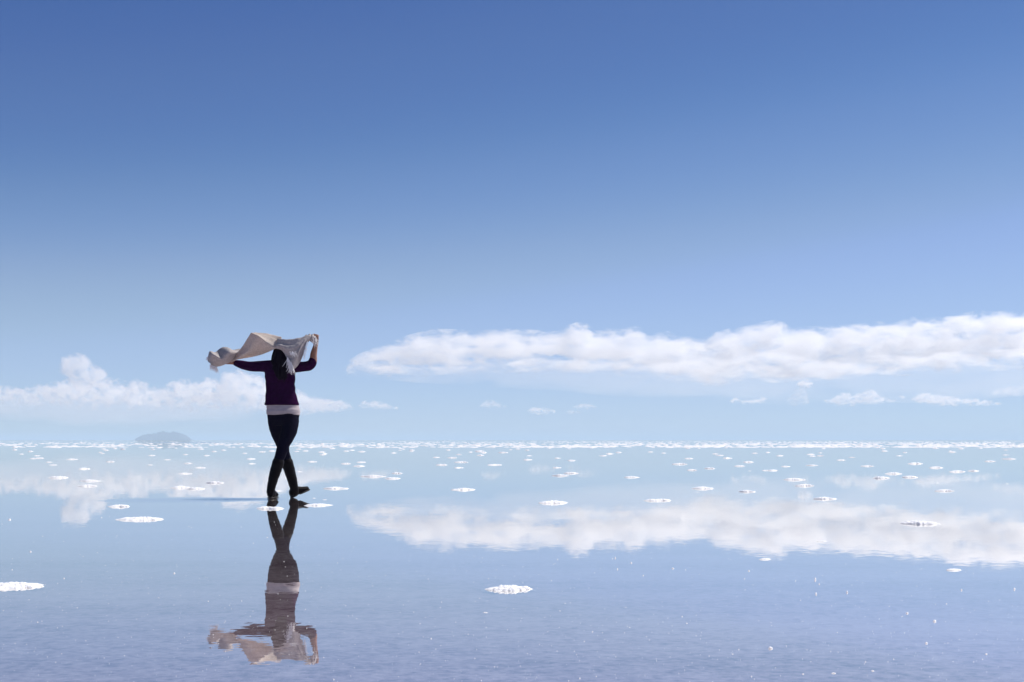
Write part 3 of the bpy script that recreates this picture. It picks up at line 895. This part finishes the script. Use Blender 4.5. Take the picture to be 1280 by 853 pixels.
nb = boot(NEAR, (7.5 * q, 7.0 * q, 6.1 * q, 5.2 * q), nh, Vector((.10, 1, 0)), Vector((0, 0, 1)))
fh = P(368, 612, .20); fh.z = .010
fb = boot(FAR, (7.5 * q, 7.0 * q, 6.2 * q, 5.3 * q), fh, Vector((.72, .66, .34)), Vector((-.3, -.2, 1)))

# hair: a cap over the skull and a long fall down the back
s = Soup()
s.ball(hc + Vector((0, -.010, .014)), .080, .098, .095)
s.loft([(P(x, y, dy), Vector((w * q, 0, 0)), Vector((0, dp * q, 0))) for x, y, w, dp, dy in ((352, 433, 7.5, 7.5, -.01), (352, 438, 8.4, 8, -.03), (351.3, 443, 9.0, 6.5, -.055), (350.6, 449, 9.4, 5, -.085), (350.4, 456, 9.4, 3.6, -.105), (350.6, 463, 8.6, 2.8, -.115), (351, 470, 6.6, 2, -.118), (351.4, 475, 3.4, 1.2, -.116))], 26)
# a lock blown to the left
s.limb([(P(345, 438, -.03), 3.2 * q), (P(342.5, 444, -.05), 2.6 * q), (P(340.6, 449.5, -.07), 1.4 * q), (P(339.6, 453, -.08), .6 * q)], 10)
rh = random.Random(4)
for i in range(26):
    x0 = 343.5 + 15 * rh.random()
    bx = rh.uniform(-3.5, 1.5) - (2.5 if x0 < 346 else 0)
    y1 = rh.uniform(452, 479) if x0 > 345 else rh.uniform(448, 458)
    dp_ = -.05 - .07 * min(1, (y1 - 440) / 30)
    s.limb([(P(x0 * .6 + 352 * .4, 437, -.06), .8 * q), (P(x0, 444, -.085), 1.0 * q), (P(x0 + bx * .5, (444 + y1) / 2, dp_ - .03), .9 * q), (P(x0 + bx, y1, dp_ - .012), .45 * q)], 8)
s.build('hair', M['hair'], person, .005, 3, fold=lambda c: .0055 * noise.noise(Vector((c.x * 60, c.y * 25, c.z * 5))))

# ------------------------------------------------------------------ the scarf
SORG = Vector(((330 - 640) * PX, D, CAM_H + (HZ - 435) * PX))
def Q(px, py, dy):
    return P(px, py, dy) + ORG - SORG

sv, sf, sm_ = [], [], []
def patch(grid, su=14, sw=12, fold=None, mi=1):
    """smooth sheet through a grid of control points (Catmull-Rom both ways)"""
    nu, nw = len(grid), len(grid[0])
    def cr(a, b, c, d, t):
        return .5 * ((2 * b) + (c - a) * t + (2 * a - 5 * b + 4 * c - d) * t * t + (3 * b - a - 3 * c + d) * t ** 3)
    def row(rw, t):
        m = len(rw)
        i = min(m - 2, int(t)); f = t - i
        a = rw[i - 1] if i > 0 else rw[i] * 2 - rw[i + 1]
        d = rw[i + 2] if i + 2 < m else rw[i + 1] * 2 - rw[i]
        return cr(a, rw[i], rw[i + 1], d, f)
    NU, NW = (nu - 1) * su, (nw - 1) * sw
    b0 = len(sv)
    for i in range(NU + 1):
        u = i / su
        for j in range(NW + 1):
            w = j / sw
            colp = [row(grid[k], w) for k in range(nu)]
            p = row(colp, u)
            if fold:
                p = p + fold(u / (nu - 1), w / (nw - 1))
            sv.append(p)
    for i in range(NU):
        for j in range(NW):
            a = b0 + i * (NW + 1) + j
            sf.append((a, a + NW + 1, a + NW + 2, a + 1)); sm_.append(mi)

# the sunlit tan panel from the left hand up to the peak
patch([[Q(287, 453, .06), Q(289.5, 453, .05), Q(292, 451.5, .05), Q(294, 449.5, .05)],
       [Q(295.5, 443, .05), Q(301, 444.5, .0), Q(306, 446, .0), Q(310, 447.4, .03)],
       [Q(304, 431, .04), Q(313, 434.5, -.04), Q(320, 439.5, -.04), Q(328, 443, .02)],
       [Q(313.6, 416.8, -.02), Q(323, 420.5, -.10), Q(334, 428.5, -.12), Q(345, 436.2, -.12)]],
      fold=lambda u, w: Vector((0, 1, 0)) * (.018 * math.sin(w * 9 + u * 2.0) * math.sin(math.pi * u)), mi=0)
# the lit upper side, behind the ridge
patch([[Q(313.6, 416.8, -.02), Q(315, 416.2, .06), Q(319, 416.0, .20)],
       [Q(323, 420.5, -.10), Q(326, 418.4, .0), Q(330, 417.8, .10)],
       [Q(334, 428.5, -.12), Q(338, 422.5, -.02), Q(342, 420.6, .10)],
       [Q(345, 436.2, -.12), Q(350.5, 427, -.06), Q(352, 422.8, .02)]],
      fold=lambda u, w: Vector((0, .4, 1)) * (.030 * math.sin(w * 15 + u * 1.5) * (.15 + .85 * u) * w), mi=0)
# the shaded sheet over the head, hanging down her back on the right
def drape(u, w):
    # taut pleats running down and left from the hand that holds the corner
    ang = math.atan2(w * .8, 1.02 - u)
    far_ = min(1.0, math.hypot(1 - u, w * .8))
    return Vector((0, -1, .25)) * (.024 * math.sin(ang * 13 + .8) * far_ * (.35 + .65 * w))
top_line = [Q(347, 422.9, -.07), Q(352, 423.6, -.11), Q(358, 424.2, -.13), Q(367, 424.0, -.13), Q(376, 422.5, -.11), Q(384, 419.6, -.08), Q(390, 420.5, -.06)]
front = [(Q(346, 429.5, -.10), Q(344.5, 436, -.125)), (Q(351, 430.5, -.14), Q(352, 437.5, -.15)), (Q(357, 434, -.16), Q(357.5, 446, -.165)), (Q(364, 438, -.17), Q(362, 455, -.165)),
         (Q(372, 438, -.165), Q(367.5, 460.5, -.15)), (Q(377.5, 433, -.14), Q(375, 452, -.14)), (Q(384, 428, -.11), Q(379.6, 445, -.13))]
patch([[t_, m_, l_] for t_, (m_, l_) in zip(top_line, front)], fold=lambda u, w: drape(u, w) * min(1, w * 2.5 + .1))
# cloth going back over her crown, hidden, added to keep sun off the sheet
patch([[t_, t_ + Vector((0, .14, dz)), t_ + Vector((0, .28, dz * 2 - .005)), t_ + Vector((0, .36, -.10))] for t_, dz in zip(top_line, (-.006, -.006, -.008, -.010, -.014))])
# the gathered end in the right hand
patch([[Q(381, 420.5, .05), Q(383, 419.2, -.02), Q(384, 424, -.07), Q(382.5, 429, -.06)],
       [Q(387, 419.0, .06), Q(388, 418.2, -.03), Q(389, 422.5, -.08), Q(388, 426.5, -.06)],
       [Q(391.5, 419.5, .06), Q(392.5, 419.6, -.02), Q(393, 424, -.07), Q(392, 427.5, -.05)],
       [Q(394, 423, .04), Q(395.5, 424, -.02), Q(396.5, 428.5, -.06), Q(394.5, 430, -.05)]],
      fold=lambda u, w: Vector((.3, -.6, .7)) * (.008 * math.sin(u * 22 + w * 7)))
# the tail blown out left of the left hand
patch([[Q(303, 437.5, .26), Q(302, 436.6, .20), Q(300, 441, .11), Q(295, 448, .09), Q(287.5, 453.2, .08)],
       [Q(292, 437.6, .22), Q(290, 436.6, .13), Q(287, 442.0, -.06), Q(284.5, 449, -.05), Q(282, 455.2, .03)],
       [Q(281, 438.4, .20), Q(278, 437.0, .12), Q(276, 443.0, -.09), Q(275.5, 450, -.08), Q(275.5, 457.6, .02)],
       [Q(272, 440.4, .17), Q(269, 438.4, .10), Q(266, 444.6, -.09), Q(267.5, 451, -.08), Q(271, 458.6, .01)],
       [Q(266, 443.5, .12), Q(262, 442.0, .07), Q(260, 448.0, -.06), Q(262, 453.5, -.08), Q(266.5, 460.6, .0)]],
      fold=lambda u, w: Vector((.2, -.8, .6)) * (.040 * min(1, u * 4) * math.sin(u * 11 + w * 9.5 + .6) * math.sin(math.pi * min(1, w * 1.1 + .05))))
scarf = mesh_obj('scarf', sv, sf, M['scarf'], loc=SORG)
scarf.data.materials.append(M['scarf_shade'])  # same cloth in a darkened colour that carries the shade
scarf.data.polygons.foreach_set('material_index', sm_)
for v_ in scarf.data.vertices:
    c_ = v_.co
    # small creases running along the cloth
    w_ = noise.noise(Vector((c_.x * 5 + c_.z * 3, c_.y * 4, c_.z * 9 - c_.x * 3))) * .012 + noise.noise(Vector((c_.x * 22, c_.y * 16, c_.z * 26))) * .005
    v_.co = c_ + Vector((.15, -.8, .5)) * w_
scarf.data.update()
applied(scarf, [('SOLIDIFY', dict(thickness=.004, offset=0))])
tag(scarf, 'beige fringed scarf billowing over the woman\'s head, held in both hands', 'scarf')

# fringe: twisted yarns at both ends
fv, ff = [], []
rf = random.Random(9)
def yarn(p, d, ln, r=.0030):
    b0 = len(fv)
    pts_ = []
    c = p.copy(); dd = d.normalized()
    for i in range(6):
        pts_.append(c.copy())
        dd = (dd + Vector((rf.uniform(-.25, .25), rf.uniform(-.2, .2), rf.uniform(-.25, .12)))).normalized()
        c += dd * ln / 5
    for i, c in enumerate(pts_):
        rr = r * (1 - .6 * i / 5)
        t = (pts_[min(5, i + 1)] - pts_[max(0, i - 1)]).normalized()
        a = t.orthogonal().normalized(); e = t.cross(a)
        for k in range(5):
            an = 2 * math.pi * k / 5
            fv.append(c + (a * math.cos(an) + e * math.sin(an)) * rr)
    for i in range(5):
        for k in range(5):
            p0, p1 = b0 + i * 5 + k, b0 + i * 5 + (k + 1) % 5
            ff.append((p0, p1, p1 + 5, p0 + 5))
for i in range(46):                      # lower edge of the hanging side
    t = i / 45
    yarn(Q(359.5 + 6.5 * t, 447 + 11 * t, -.185 + rf.uniform(-.01, .01)), Vector((rf.uniform(-.1, .25), rf.uniform(-.2, .05), -1)), rf.uniform(.06, .12), .004)
for i in range(34):                      # the long lock of fringe
    yarn(Q(361 + rf.uniform(0, 3.5), 452 + rf.uniform(0, 6), -.19), Vector((.12, -.05, -1)), rf.uniform(.06, .10))
for i in range(26):                      # loose yarns across the fold
    yarn(Q(362 + rf.uniform(0, 9), 439 + rf.uniform(0, 3), -.205), Vector((rf.uniform(-.4, .4), -.25, -1)), rf.uniform(.02, .05))
for i in range(30):                      # right edge
    t = i / 29
    yarn(Q(384 - 4.5 * t, 427 + 20 * t, -.13), Vector((.6, -.1, -.7)), rf.uniform(.015, .035), .0022)
for i in range(40):                      # end in the right hand
    yarn(Q(391 + rf.uniform(-2, 3.5), 422 + rf.uniform(-2, 5), -.05 + rf.uniform(-.03, .03)), Vector((.65, rf.uniform(-.3, .3), -.8)), rf.uniform(.04, .085))
for i in range(60):                      # blown end on the left
    t = i / 59
    yarn(Q(262.5 + 9 * t, 456 + 3.5 * t, -.09 + rf.uniform(-.03, .05)), Vector((rf.uniform(-.15, .5), rf.uniform(-.3, .3), -1)), rf.uniform(.03, .07))
for i in range(26):
    yarn(Q(261.5 + rf.uniform(-.5, 1.5), 445.5 + rf.uniform(0, 4), -.02 + rf.uniform(-.03, .04)), Vector((-1, rf.uniform(-.4, .4), rf.uniform(-.5, .3))), rf.uniform(.02, .04))
fr = mesh_obj('fringe', fv, ff, M['fringe'], scarf)
